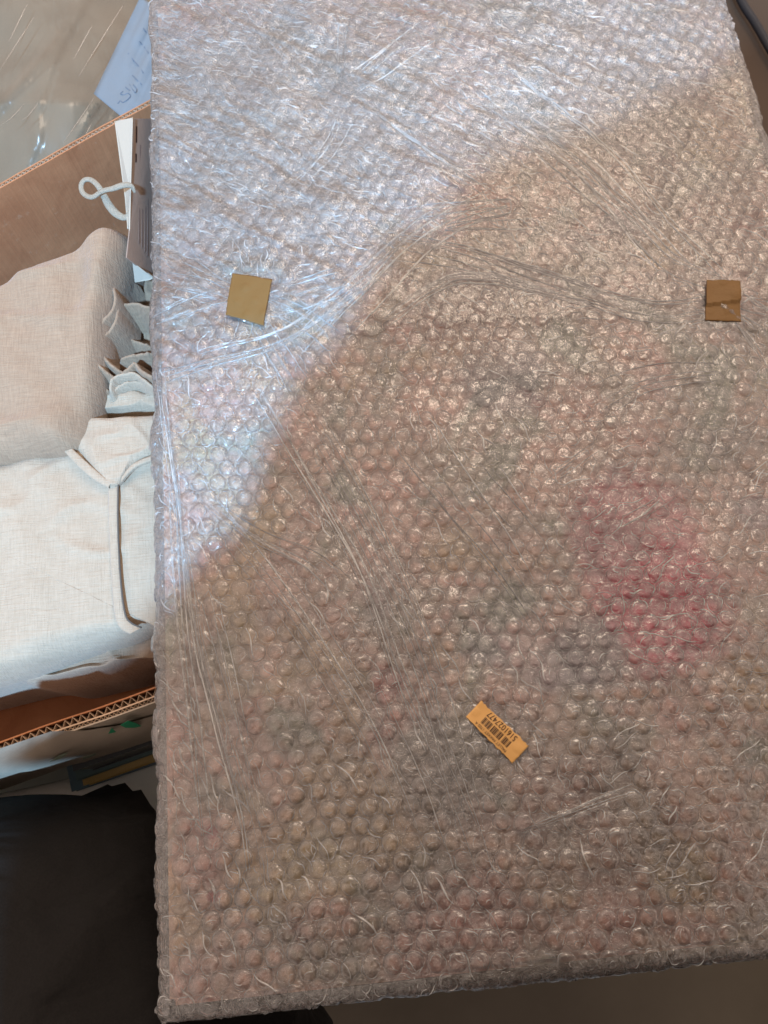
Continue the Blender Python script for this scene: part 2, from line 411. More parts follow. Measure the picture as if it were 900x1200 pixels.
# bubble mesh variants (unit radius, crumpled domes)
SEG, RINGS = 20, [(1.0, -.05), (.985, .30), (.93, .52), (.78, .66), (.52, .70), (.25, .71)]
VAR = []
for k in range(14):
    V = []; ph = random.random() * 9
    for (rr, zz) in RINGS:
        for j in range(SEG):
            a = 2 * math.pi * j / SEG
            n1 = float(vnoise(math.cos(a) * 1.6 * rr + ph * 3, math.sin(a) * 1.6 * rr + ph, 51 + k)) - .5
            n2 = float(vnoise(math.cos(a) * 4 * rr + ph, math.sin(a) * 4 * rr, 71 + k)) - .5
            r2 = rr * (1 + .10 * n1 + (.05 * n2 if rr > .6 else 0)); z2 = zz + (.30 * n1 + .34 * n2) * (zz > 0) * (1.0 if k < 4 else .38)
            V.append((r2 * math.cos(a), r2 * math.sin(a), z2))
    V.append((0, 0, .70 + .3 * (random.random() - .5)))
    F = [(i * SEG + j, i * SEG + (j + 1) % SEG, (i + 1) * SEG + (j + 1) % SEG, (i + 1) * SEG + j) for i in range(len(RINGS) - 1) for j in range(SEG)]
    b0 = (len(RINGS) - 1) * SEG
    T = [(b0 + j, b0 + (j + 1) % SEG, len(V) - 1) for j in range(SEG)]
    VAR.append((np.array(V), F, T))
tri = [np.array([t for f in F for t in ((f[0], f[1], f[2]), (f[0], f[2], f[3]))] + T) for V, F, T in VAR]
var_id = rng.integers(0, len(VAR), NB); spin = rng.uniform(0, 2 * math.pi, NB)
Bb = np.cross(Nn, Aa)
def bubble_matrix(i):
    c, s_ = math.cos(spin[i]), math.sin(spin[i]); a = Aa[i] * c + Bb[i] * s_; b = np.cross(Nn[i], a)
    R_ = np.stack([a * RB * br[i], b * RB * br[i], Nn[i] * .0036 * bh[i]], 1); return R_, P[i] + Nn[i] * .0002
size = br / Dp * np.where((U > 185) & (U < 895) & (Vv > 5) & (Vv < 1185), 1, .1) * (.8 + .2 * bh)
single = set(np.argsort(-size)[:300].tolist())
vmesh = []
for V, F, T in VAR:
    me = bpy.data.meshes.new('bubble'); me.from_pydata([tuple(v) for v in V], [], F + T)
    me.polygons.foreach_set('use_smooth', np.ones(len(me.polygons), bool)); me.materials.append(M['bubble']); vmesh.append(me)
vs_, fs_, off = [], [], 0
for i in range(NB):
    R_, p = bubble_matrix(i)
    if i in single:
        o = bpy.data.objects.new('bubble', vmesh[var_id[i]]); mt = Matrix(R_.tolist()).to_4x4(); mt.translation = Vector(p - np.array(PINV))
        o.matrix_local = mt; C.objects.link(o); o.parent = parcel; o.matrix_local = mt
    else:
        V = VAR[var_id[i]][0] @ R_.T + p; vs_.append(V); fs_.append(tri[var_id[i]] + off); off += len(V)
o = part(mesh_obj('bubble_field', np.vstack(vs_), np.vstack(fs_), M['bubble'])); o['kind'] = 'stuff'

# film underneath
box('wrap_underside', (X0 + .004, Y0 + .004, .5655), (X1 - .004, Y1 - .004, .5665), M['film'], None, 0)
part(bpy.data.objects['wrap_underside'])

# raster of the outer height, for folds that lie over the bubbles
RS = .0007;  nx, ny = int((X1 - X0 + .04) / RS), int((Y1 - Y0 + .04) / RS)
HM = np.full((nx, ny), -1.0)
for i in range(NB):
    x, y = P[i][0], P[i][1]; i0 = int((x - X0 + .02 - .0055) / RS); j0 = int((y - Y0 + .02 - .0055) / RS); k = 17
    ii = np.arange(max(i0, 0), min(i0 + k, nx)); jj = np.arange(max(j0, 0), min(j0 + k, ny))
    if len(ii) == 0 or len(jj) == 0: continue
    dx = X0 - .02 + ii * RS - x; dy = Y0 - .02 + jj * RS - y
    rr = np.hypot(dx[:, None], dy[None, :]) / (RB * br[i]); hh = np.where(rr < 1, np.interp(rr, [0, .5, .78, .93, 1], [.70, .70, .66, .50, .05]), 0) * .0036 * bh[i]
    sub = HM[ii[0]:ii[-1] + 1, jj[0]:jj[-1] + 1]; np.maximum(sub, np.where(rr < 1, hh, -1), out=sub)
HM = np.maximum(HM, 0)
def outer(x, y):
    i = np.clip(((np.asarray(x) - X0 + .02) / RS).astype(int), 0, nx - 1); j = np.clip(((np.asarray(y) - Y0 + .02) / RS).astype(int), 0, ny - 1)
    return surf(x, y)[..., 2] + HB[i, j] + .0006
def blur(A, r):
    for ax_ in (0, 1):
        pad = [(r, r) if q == ax_ else (0, 0) for q in (0, 1)]
        cs = np.cumsum(np.pad(A, pad, mode='edge'), axis=ax_); cs = np.insert(cs, 0, 0, axis=ax_)
        A = (np.take(cs, np.arange(2 * r + 1, cs.shape[ax_]), ax_) - np.take(cs, np.arange(0, cs.shape[ax_] - 2 * r - 1), ax_)) / (2 * r + 1)
    return A
HS0 = blur(HM, 10)
HB = np.maximum(blur(HM, 2), .84 * blur(HM, 8) + .0002)
# outer film stretched over the bubbles, crinkled
st = .0011
S_, T_ = np.arange(X0 - .030, X1 + .030, st), np.arange(Y0 - .030, Y1 + .030, st)
SS, TT = np.meshgrid(S_, T_, indexing='ij')
G = surf(SS, TT)
wr = 1 - np.abs(2 * fbm(SS * 150 + 3 * fbm(SS * 40, TT * 40, 5, 2), TT * 150, 61, 2) - 1) * 2.4
wr = np.clip(wr, 0, 1) ** 2
stre = 1 - np.abs(2 * vnoise((SS * .55 + TT * .83) * 260, (SS * .83 - TT * .55) * 45, 67) - 1) * 2
ii_ = np.clip(((SS - X0 + .02) / RS).astype(int), 0, nx - 1); jj_ = np.clip(((TT - Y0 + .02) / RS).astype(int), 0, ny - 1)
tops = (.74 * HB + .26 * 1.12 * blur(HM, 10))[ii_, jj_]
_, GN, _ = surf_frame(SS, TT)
CRH = np.zeros((nx, ny))
for line, ns, spread, wd in CR:
    base = resample(line, 260); tang = np.gradient(base, axis=0); tang /= np.linalg.norm(tang, axis=1)[:, None] + 1e-9
    nor = np.stack([-tang[:, 1], tang[:, 0]], 1); t1 = np.linspace(0, 1, 260)
    for k in range(ns):
        Q = base + nor * (random.gauss(0, .42) * spread + random.gauss(0, .3) * spread * (t1 - .5) + 3 * (fbm(t1 * 7 + k * 5, t1 * 0 + k, 85, 2) - .5))[:, None]
        XY = np.array([pxs2(*q) for q in Q]); hgt = .0019 * np.sin(np.linspace(.1, math.pi - .1, 260)) * random.uniform(.5, 1)
        i = np.clip(((XY[:, 0] - X0 + .02) / RS).astype(int), 2, nx - 3); j = np.clip(((XY[:, 1] - Y0 + .02) / RS).astype(int), 2, ny - 3)
        for di in (-1, 0, 1):
            for dj in (-1, 0, 1): np.maximum.at(CRH, (i + di, j + dj), hgt * (1 if di == dj == 0 else .7))
CRH = blur(blur(CRH, 1), 1)
lift = tops + .0005 + CRH[ii_, jj_]
G = G + GN * lift[..., None]
G[..., 2] += .0007 * wr + .0009 * np.clip(stre, 0, 1) ** 2 * crumple(SS, TT)
o = part(mesh_obj('wrap_film', G.reshape(-1, 3), grid_faces(len(S_), len(T_)), M['film']))
def strand_mesh(XY, Z, w, h):
    """ridge of folded film: triangular section, tapering at both ends"""
    n = len(XY); T = np.gradient(XY, axis=0); T /= np.linalg.norm(T, axis=1)[:, None] + 1e-9; Nr = np.stack([-T[:, 1], T[:, 0]], 1)
    tp = np.sin(np.linspace(.06, math.pi - .06, n)) ** .5
    ww = (w * tp)[:, None]
    L = np.c_[XY + Nr * ww, Z - h * .4]; R = np.c_[XY - Nr * ww, Z - h * .4]; A = np.c_[XY + Nr * ww * .2, Z + h * tp]
    V = np.stack([L, A, R], 1).reshape(-1, 3)
    i = np.arange(n - 1) * 3
    F = np.vstack([np.stack([i, i + 1, i + 4, i + 3], 1), np.stack([i + 1, i + 2, i + 5, i + 4], 1)])
    return V, F
def runmax(z, k):
    zp = np.pad(z, k, mode='edge'); m = np.max(np.stack([zp[i:i + len(z)] for i in range(2 * k + 1)]), 0)
    mp = np.pad(m, k, mode='edge'); return np.mean(np.stack([mp[i:i + len(z)] for i in range(2 * k + 1)]), 0)
for line, ns, spread, wd in CR:
    VV, FF, off = [], [], 0
    base = resample(line, 40); tang = np.gradient(base, axis=0); tang /= np.linalg.norm(tang, axis=1)[:, None] + 1e-9
    nor = np.stack([-tang[:, 1], tang[:, 0]], 1)
    for k in range(ns + 1):
        a = random.uniform(0, .25); b = random.uniform(.7, 1.0)
        if random.random() < .4: a, b = 0, 1
        offs = random.gauss(0, .55) * spread; drift = random.gauss(0, .5) * spread
        tt_ = np.linspace(0, 1, 40); Q = base + nor * (offs + drift * (tt_ - .5) + 1.0 * (fbm(tt_ * 5 + k * 7, tt_ * 0 + k, 81, 2) - .5) * 2)[:, None]
        n0, n1 = int(a * 39), int(b * 39) + 1
        Q = Q[n0:n1]
        if len(Q) < 5: continue
        XY = np.array([pxs2(*q) for q in Q]); XY = resample(XY, max(12, int(np.sum(np.linalg.norm(np.diff(XY, axis=0), axis=1)) / .0022)), smooth=False)
        Z = runmax(outer(XY[:, 0], XY[:, 1]), 2) - .0006 + .0005 * (fbm(np.arange(len(XY)) * .4, np.full(len(XY), k * 1.0), 83, 2) - .5)
        V, F = strand_mesh(XY, Z, wd * random.choice((.25, .35, .5, .5, 1.0)) * .001, .0012)
        VV.append(V); FF.append(F + off); off += len(V)
    part(mesh_obj('crease', np.vstack(VV), np.vstack(FF), M['crease']))

TAPES = [tuple(pxs2(291, 351)), tuple(pxs2(847, 353))]
# second layer of film lapping over the upper part, with a loose wavy lower edge
eu = np.array([px(u, v, ZT)[:2] for u, v in ((120, 446), (180, 440), (260, 426), (330, 408), (400, 400), (470, 384), (560, 378), (650, 374), (760, 376), (900, 386), (960, 390))])
sg = np.linspace(X0 + .002, X1 - .002, 330); fg = np.linspace(0, 1, 200)
eg = np.interp(sg, eu[:, 0], eu[:, 1]) + .006 * (fbm(sg * 60, sg * 0, 101, 3) - .5) * 2
S3, F3 = np.meshgrid(sg, fg, indexing='ij'); T3 = eg[:, None] + (Y1 - .003 - eg[:, None]) * F3
G3 = surf(S3, T3); i3 = np.clip(((S3 - X0 + .02) / RS).astype(int), 0, nx - 1); j3 = np.clip(((T3 - Y0 + .02) / RS).astype(int), 0, ny - 1)
ca, sa = math.cos(-.62), math.sin(-.62)
al = S3 * ca + T3 * sa; ac = -S3 * sa + T3 * ca
sk = np.clip(1 - np.abs(2 * vnoise(ac * 190 + 1.5 * fbm(al * 25, ac * 25, 103, 2), al * 16, 105) - 1) * 2.2, 0, 1) ** 2
sk2 = np.clip(1 - np.abs(2 * vnoise(ac * 70, al * 9 + 4, 107) - 1) * 2.5, 0, 1) ** 2
msk = np.clip(vnoise(S3 * 14, T3 * 14, 109) * 2 - .4, 0, 1)
G3[..., 2] += (.55 * HB + .45 * HS0)[i3, j3] + .0009 + .0009 * sk * msk + .0012 * sk2 * (1 - .5 * msk) + .0003 * np.exp(-F3 * 60)
part(mesh_obj('overlap_film', G3.reshape(-1, 3), grid_faces(330, 200), M['overlap']))

# fine wrinkles: short curled folds on the bubbles, long streaks where the wrap is pulled
VV, FF, off = [], [], 0
for i in range(NB):
    x, y = P[i][0], P[i][1]
    if not (X0 + .004 < x < X1 - .004 and Y0 + .004 < y < Y1 - .004): continue
    for k in range(random.randint(2, 4)):
        if random.random() < .7:    # arc near the rim
            a0 = random.uniform(0, 6.28); da = random.uniform(.5, 1.6); rr = random.uniform(.78, .99) * RB * br[i]
            aa = np.linspace(a0, a0 + da, 6); rv = rr * (1 + .12 * np.sin(aa * 3 + k)); XY = np.c_[x + rv * np.cos(aa), y + rv * np.sin(aa)]
        else:
            a0 = random.gauss(-.75, .7) if cr[i] > .25 else random.uniform(0, 3.14); L = random.uniform(.002, .0055)
            cx, cy_ = x + random.gauss(0, .002), y + random.gauss(0, .002); s = np.linspace(-.5, .5, 6)
            XY = np.c_[cx + L * s * math.cos(a0) + .0016 * s * s * math.sin(a0) * 2, cy_ + L * s * math.sin(a0) - .0016 * s * s * math.cos(a0) * 2]
        Z = outer(XY[:, 0], XY[:, 1]); Z = .5 * Z + .5 * Z.max() - .0001
        V, F = strand_mesh(XY, Z, random.uniform(.00012, .00030), .0004); VV.append(V); FF.append(F + off); off += len(V)
for k in range(5200):
    x = random.uniform(X0 + .006, X1 - .006); y = random.uniform(Y0 + .01, Y1 - .006)
    if random.random() > crumple(x, y) * .75 + .14: continue
    a0 = random.gauss(-.62, .25) if y > .30 else random.gauss(-1.05, .25) if x < .12 else random.gauss(.3, .5)
    for tx, ty in TAPES:
        if math.hypot(x - tx, y - ty) < .05: a0 = math.atan2(y - ty, x - tx) + random.gauss(0, .2)
    L = random.uniform(.006, .020); s = np.linspace(-.5, .5, 9)
    XY = np.c_[x + L * s * math.cos(a0), y + L * s * math.sin(a0)] + np.c_[-math.sin(a0) * np.ones(9), math.cos(a0) * np.ones(9)] * (.001 * np.sin(s * 5 + k))[:, None]
    Z = runmax(outer(XY[:, 0], XY[:, 1]), 1) - .0003
    V, F = strand_mesh(XY, Z, random.uniform(.0002, .0006), .0006); VV.append(V); FF.append(F + off); off += len(V)
o = part(mesh_obj('fine_wrinkles', np.vstack(VV), np.vstack(FF), M['crease'])); o['kind'] = 'stuff'

# brown paper tape squares and the barcode sticker
HS = np.maximum(blur(HB, 7), .9 * blur(HB, 2))
def rest_z(x, y):
    i = np.clip(((np.asarray(x) - X0 + .02) / RS).astype(int), 0, nx - 1); j = np.clip(((np.asarray(y) - Y0 + .02) / RS).astype(int), 0, ny - 1)
    return surf(x, y)[..., 2] + HS[i, j] + .0011 + np.where(np.asarray(y) > .26, .0018, 0)
def patch(name, corners, z, mat, curl=.0008):
    n = 32; c = np.array([px(u, v, z) for u, v in corners]); t = np.linspace(0, 1, n)
    A, B = np.meshgrid(t, t, indexing='ij'); A = A[..., None]; B = B[..., None]
    Pt = c[0] * (1 - A) * (1 - B) + c[1] * A * (1 - B) + c[2] * A * B + c[3] * (1 - A) * B
    Pt[..., 2] = rest_z(Pt[..., 0], Pt[..., 1]) + .0004
    Pt[..., 2] += curl * (fbm(Pt[..., 0] * 120, Pt[..., 1] * 120, 91, 2) - .5) * 2
    edge = np.minimum(np.minimum(A, 1 - A), np.minimum(B, 1 - B))[..., 0]
    jag = np.where(edge < .01, .0007, 0) * (vnoise(Pt[..., 0] * 3000, Pt[..., 1] * 3000, 5) - .5)
    Pt[..., 0] += jag; Pt[..., 1] += jag
    lo = Pt.copy(); lo[..., 2] -= .0003
    F = grid_faces(n, n); V = np.vstack([Pt.reshape(-1, 3), lo.reshape(-1, 3)])
    rim = [i * n for i in range(n)] + [(n - 1) * n + j for j in range(1, n)] + [i * n + n - 1 for i in range(n - 2, -1, -1)] + [j for j in range(n - 2, 0, -1)]
    Rf = np.array([[rim[k], rim[(k + 1) % len(rim)], rim[(k + 1) % len(rim)] + n * n, rim[k] + n * n] for k in range(len(rim))])
    return part(mesh_obj(name, V, np.vstack([F, F[:, ::-1] + n * n, Rf[:, ::-1]]), mat))
patch('paper_tape', [(272.5, 321), (319, 329), (309, 382.5), (265, 370)], .602, M['tape'], .0003)['label'] = 'golden brown paper tape square in the pale lit corner'
patch('paper_tape', [(827, 329.5), (865.5, 331), (868.5, 377), (827.5, 374)], .602, M['tape'], .0003)['label'] = 'darker brown paper tape square near the right edge'
ZS = .602
stick = patch('barcode_sticker', [(564, 821), (620, 874), (601, 894.5), (546, 840)], ZS, M['sticker'], .0002)
stick['label'] = 'small orange sticker with a black barcode and number'
# print on the sticker: text runs from lower right to upper left
sc_ = np.array(px(583, 857, ZS)); e1 = px(555, 830, ZS) - px(610.5, 884, ZS); L1 = np.linalg.norm(e1); e1 /= L1; e2 = np.cross([0, 0, 1.0], e1)
def on_sticker(a, b, dz=.0007):
    p = sc_ + e1 * a + e2 * b; p[2] = float(rest_z(p[0], p[1])) + dz; return p
VV, FF = [], []
pat = '11010010110110100001101011010010110110101100010110101101001011010'
bw = L1 * .56 / len(pat)
for k, ch in enumerate(pat):
    if ch == '1':
        a = -L1 * .27 + k * bw
        q = [on_sticker(a, -.0012), on_sticker(a + bw * .95, -.0012), on_sticker(a + bw * .95, .0029), on_sticker(a, .0029)]
        FF.append([len(VV) + i for i in range(4)]); VV += q
o = part(mesh_obj('barcode', VV, FF, M['ink'], smooth=False)); o.parent = stick; o.location = (0, 0, 0)
def text_mesh(name, body, size, width, a, b, parent, mat):
    cu = bpy.data.curves.new(name, 'FONT'); cu.body = body; cu.size = size; cu.align_x = 'CENTER'; cu.align_y = 'CENTER'
    to = bpy.data.objects.new(name + '_t', cu); C.objects.link(to); bpy.context.view_layer.update()
    me = bpy.data.meshes.new_from_object(to.evaluated_get(bpy.context.evaluated_depsgraph_get()))
    xs = [v.co.x for v in me.vertices]; k = width / (max(xs) - min(xs))
    for v in me.vertices: v.co = Vector(on_sticker(a + v.co.x * k, b + v.co.y))
    bpy.data.objects.remove(to); me.materials.clear(); me.materials.append(mat)
    for p in me.polygons: p.material_index = 0
    ob = bpy.data.objects.new(name, me); C.objects.link(ob); ob.parent = parent; return ob
text_mesh('printed_number', '5161027477', .0046, L1 * .58, -L1 * .005, -.0040, stick, M['ink'])
text_mesh('printed_line', 'PALLET PAKKET 1705 A', .0022, L1 * .64, L1 * .02, .0046, stick, M['ink'])
for ch in stick.children: ch.matrix_parent_inverse = Matrix.Translation(-(parcel.location + stick.location)) 

# painting inside the wrap
pt = empty('painting', (.095, .22, .567))
tag(pt, 'blurred pink and brown painting seen through the bubble wrap', 'painting')
b_ = box('canvas', (X0 + .005, Y0 + .006, .570), (X1 - .005, Y1 - .006, .5945), M['painting'], pt, .003); b_.location = -pt.location
for lo, hi in (((X0 + .012, Y0 + .012), (X1 - .012, Y0 + .042)), ((X0 + .012, Y1 - .042), (X1 - .012, Y1 - .012)),
               ((X0 + .012, Y0 + .043), (X0 + .042, Y1 - .043)), ((X1 - .042, Y0 + .043), (X1 - .012, Y1 - .043))):
    q = box('stretcher_bar', (*lo, .5668), (*hi, .5698), M['card'], pt, 0); q.location = -pt.location

# ---------------------------------------------------------------- the cardboard box
RIM = .553
bx_ = empty('cardboard_box', (-.22, .25, .40)); tag(bx_, 'open brown corrugated cardboard box filled with folded linen', 'cardboard box')
def tobox(o): o.parent = bx_; o.location = -Vector(bx_.location); return o
def corr_wall(line, z0, z1, layers, out, matin, matout):
    """line: rim polyline (inner side); layers: flute thicknesses; out: unit outward XY"""
    out = np.array(out); Lp = resample(line, 60, smooth=False)[:, :2]; th = .0009
    d = 0.0; n = len(Lp)
    for k in range(len(layers) + 1):
        a = Lp + out * d; b = Lp + out * (d + th)
        wob = (fbm(np.arange(n) * .35, np.full(n, k * 3.1), 95, 2) - .5)[:, None] * .0006
        V = np.stack([np.c_[a + out * wob, np.full(n, z1) + wob[:, 0]], np.c_[b + out * wob, np.full(n, z1) + wob[:, 0]], np.c_[b, np.full(n, z0)], np.c_[a, np.full(n, z0)]], 1).reshape(-1, 3)
        F = []
        for i in range(n - 1):
            for j in range(4): F.append([i * 4 + j, i * 4 + (j + 1) % 4, (i + 1) * 4 + (j + 1) % 4, (i + 1) * 4 + j])
        F += [[0, 3, 2, 1], [(n - 1) * 4 + j for j in range(4)]]
        mt = matin if k == 0 else (matout if k == len(layers) else M['liner'])
        tobox(mesh_obj('liner', V, F, mt, smooth=False))
        if k < len(layers):
            ft = layers[k]; L = np.sum(np.linalg.norm(np.diff(Lp, axis=0), axis=1)); m = int(L / (ft * .62))
            Q = resample(np.c_[Lp, np.zeros(n)], m, smooth=False)[:, :2]
            VV, FF = [], []
            for i in range(m):
                dd = d + th + (0.00005 if i % 2 else ft - .00005)
                q = Q[i] + out * dd + np.array([random.gauss(0, .0002), random.gauss(0, .0002)]); zz = z1 - .0004 + random.gauss(0, .0003)
                VV += [(*q, zz), (*(q + out * .0004), zz), (*q, zz - .02), (*(q + out * .0004), zz - .02)]
                if i:
                    a = (i - 1) * 4; b = i * 4
                    FF += [[a, a + 1, b + 1, b], [a, b, b + 2, a + 2], [a + 1, a + 3, b + 3, b + 1]]
            tobox(mesh_obj('flute', VV, FF, M['flute'], smooth=False)); d += th + ft
    return d + th
fr = pxs([(0, 869), (63, 846), (118, 828), (181, 805)], RIM); d_ = fr[1] - fr[0]
f0 = np.array(px(0, 869, RIM)); f1 = np.array(px(181, 805, RIM)); dirf = (f1 - f0) / np.linalg.norm(f1 - f0)
front = [f0 - dirf * .22] + fr + [f1 + dirf * .16]
outf = np.array([dirf[1], -dirf[0]])
corr_wall(front, .40, RIM, [.0042, .0022], outf, M['card'], M['card_out'])
g0 = px(0, 221, RIM); g1 = px(175, 123, RIM); dirb = (g1 - g0) / np.linalg.norm(g1 - g0)
back = [g0 - dirb * .22, g0, px(90, 170, RIM), g1, g1 + dirb * .16]; outb = np.array([-dirb[1], dirb[0]])
corr_wall(back, .40, RIM, [.0028], outb, M['card'], M['card'])
fl, fR, bl, bR = front[0], front[-1], back[0], back[-1]
corr_wall([fl + np.array([0, .002, 0]), bl], .40, RIM, [.0042], (-1, 0), M['card'], M['card'])
corr_wall([fR, bR], .40, RIM, [.0042], (1, 0), M['card'], M['card'])
tobox(solid_poly('box_floor', [(*fl[:2], .404), (*fR[:2], .404), (*bR[:2], .404), (*bl[:2], .404)], .003, M['card']))
# creased outer skin and green print on the front
def onwall(u, v, lift=.0004):
    """point of the front wall's outer face under a pixel"""
    p0 = np.array([*f0[:2], 0]) + np.array([*outf, 0]) * (.0042 + .0022 + .0027 + lift); nn = np.array([*outf, 0])
    d = RM @ np.array([(u - 450) / 900, (600 - v) / 900, -1.0]); t = ((p0 - CAM) @ nn) / (d @ nn); return CAM + d * t
def wall_print(name, pts, mat):
    tobox(solid_poly(name, [onwall(*p, .0046) for p in pts], .0002, mat))
wall_print('green_print', [(127, 860), (131, 853), (136, 858)], M['green'])
wall_print('green_print', [(141, 850), (150, 845), (158, 847), (166, 851), (158, 853), (147, 853)], M['green'])
wall_print('green_print', [(58, 893), (70, 885), (80, 882), (72, 889)], M['green_faded'])
wall_print('green_print', [(96, 888), (112, 883), (112, 885), (98, 890)], M['green_faded'])
# torn paper layer peeling on the outer face
VV = [];
cols = np.linspace(-30, 200, 60)
for u in cols:
    top = np.interp(u, [-30, 0, 60, 100, 140, 183, 200], [885, 877, 857, 856, 850, 838, 834]); bot = np.interp(u, [-30, 0, 60, 100, 183, 200], [914, 908, 901, 893, 871, 868])
    for k in range(7):
        f = k / 6; p = onwall(u, top * (1 - f) + bot * f, .0008 + .0022 * math.sin(f * math.pi) * (1 + .6 * math.sin(u * .05)) + .0012 * float(fbm(u * .05, f * 4, 97, 2)))
        VV.append(p)
tobox(mesh_obj('torn_paper_layer', VV, grid_faces(60, 7), M['card_out']))

# ---------------------------------------------------------------- linen
def pillow(name, outl, z_top, z_base, rnd, mat, parent=None, amp=.002, fs=25, seed=1, n=220, rings=60, fold=None):
    O = resample([px(u, v, z_top) for u, v in outl], n, closed=True); c = O.mean(0); Rr = np.linalg.norm(O - c, axis=1)
    V = []
    for k in range(rings):
        f = 1 - (k / (rings - 1)) ** 1.6 if True else 0
        f = 1 - f      # 0 at edge -> 1 at the centre, dense at the edge
        q = O * (1 - f) + c * f; d = f * Rr
        e = np.clip(1 - d / rnd, 0, 1); z = z_top - (z_top - z_base) * .55 * (1 - np.sqrt(np.maximum(0, 1 - e * e)))
        nz = amp * (fbm(q[:, 0] * fs, q[:, 1] * fs, seed, 3) - .5) * 2 + amp * .9 * np.clip(1 - np.abs(2 * fbm(q[:, 0] * fs * 1.1 + q[:, 1] * fs * .5, q[:, 1] * fs * 1.7, seed + 3, 2) - 1) * 4, 0, 1)
        if fold: nz = nz + fold(q[:, 0], q[:, 1])
        V.append(np.c_[q[:, 0], q[:, 1], z + nz])
    sk = O.copy(); sk[:, 2] = z_base; sk[:, :2] = c[:2] + (sk[:, :2] - c[:2]) * .985
    R = [sk] + V; V = np.stack(R, 1).reshape(-1, 3)
    F = grid_faces(n, rings + 1, wrap=True)
    return mesh_obj(name, V, F, mat, parent)
def ruffle(name, line, z_top, h, mat, parent, th=.0011, lean=(0, 0)):
    Lp = resample([px(u, v, z_top) for u, v in line], 90); n = len(Lp)
    for _ in range(14): Lp[1:-1] = .25 * Lp[:-2] + .5 * Lp[1:-1] + .25 * Lp[2:]
    T = np.gradient(Lp, axis=0); T /= np.linalg.norm(T, axis=1)[:, None]; Nr = np.stack([-T[:, 1], T[:, 0], T[:, 2] * 0], 1)
    sec = [(-.0065, -h), (-.0026, -.3 * h), (-th * .95, -.0012), (-th * .5, 0), (th * .5, 0), (th * .95, -.0012), (.0026, -.3 * h), (.0065, -h)]
    wob = .0012 * (fbm(np.arange(n) * .2, np.zeros(n), 13 + len(line), 2) - .5) * 2 - .75 * h * np.abs(np.linspace(-1, 1, n)) ** 7
    V = np.stack([Lp + Nr * a + np.c_[np.full(n, lean[0] * b), np.full(n, lean[1] * b), b + wob] for a, b in sec], 1).reshape(-1, 3)
    return mesh_obj(name, V, grid_faces(n, len(sec)), mat, parent)
# shaded cloth at the bottom of the pile
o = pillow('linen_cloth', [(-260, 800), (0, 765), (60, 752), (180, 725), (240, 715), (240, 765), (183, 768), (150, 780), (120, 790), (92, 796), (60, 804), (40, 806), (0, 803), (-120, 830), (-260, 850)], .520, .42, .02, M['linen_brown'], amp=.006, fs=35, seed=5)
tag(o, 'shaded brown linen cloth at the bottom of the pile, against the box front', 'cloth', 'folded linen in the box')
# large pale folded cloth
lc = pillow('linen_cloth', [(-260, 560), (0, 525), (60, 510), (90, 492), (120, 486), (180, 482), (240, 478), (240, 728), (180, 735), (152, 744), (100, 757), (60, 771), (30, 782), (0, 792), (-120, 825), (-260, 840)], .556, .49, .018, M['linen_pale'], amp=.0022, fs=18, seed=8,
            fold=lambda x, y: .0012 * np.sin((x * .9 + y * .35) * 190 + 2 * np.sin(y * 30)) * np.clip((-.14 - x) / .04, 0, 1))
tag(lc, 'large pale folded linen cloth with a narrow hem strip, lowest bright layer of the pile', 'cloth', 'folded linen in the box')
hz = .5605
def ribbon(name, L, Rr, z, th, mat, parent, n=50):
    a = resample([px(u, v, z) for u, v in L], n); b = resample([px(u, v, z) for u, v in Rr], n)
    V = np.stack([a - [0, 0, th], a + [0, 0, -th * .2], a * .85 + b * .15, a * .15 + b * .85, b + [0, 0, -th * .2], b - [0, 0, th]], 1).reshape(-1, 3)
    return mesh_obj(name, V, grid_faces(n, 6), mat, parent)
ribbon('hem_strip', [(126, 566), (127, 620), (130, 680), (134, 722), (141, 737), (152, 743)], [(138, 566), (138, 620), (141, 680), (146, 718), (153, 729), (166, 735)], hz, .004, M['linen_pale'], lc)
tube('seam_thread', [px(138.6, 566, hz), px(138.4, 620, hz), px(141.5, 680, hz), px(146.5, 718, hz), px(153.5, 729.5, hz), px(166, 735.5, hz)], .00055, M['thread'], lc, n=60, seg=6)
# flap lying over it
o = pillow('linen_cloth', [(74, 505), (95, 489), (130, 487), (180, 484), (240, 482), (240, 515), (180, 531), (155, 543), (143, 560), (137, 568), (126, 570), (112, 557), (94, 532)], .5625, .553, .008, M['linen_pale'], amp=.0018, fs=30, seed=11)
tag(o, 'pale linen flap with a pointed corner lying on the large folded cloth', 'cloth', 'folded linen in the box')
ribbon('folded_edge', [(70, 523), (90, 545), (110, 562), (127, 571)], [(78, 519), (98, 538), (116, 554), (130, 566)], .5635, .003, M['linen_pale'], o)
ribbon('folded_edge', [(141, 566), (152, 553), (165, 544), (184, 538)], [(143, 558), (152, 546), (165, 538), (184, 531)], .5640, .003, M['linen_pale'], o)
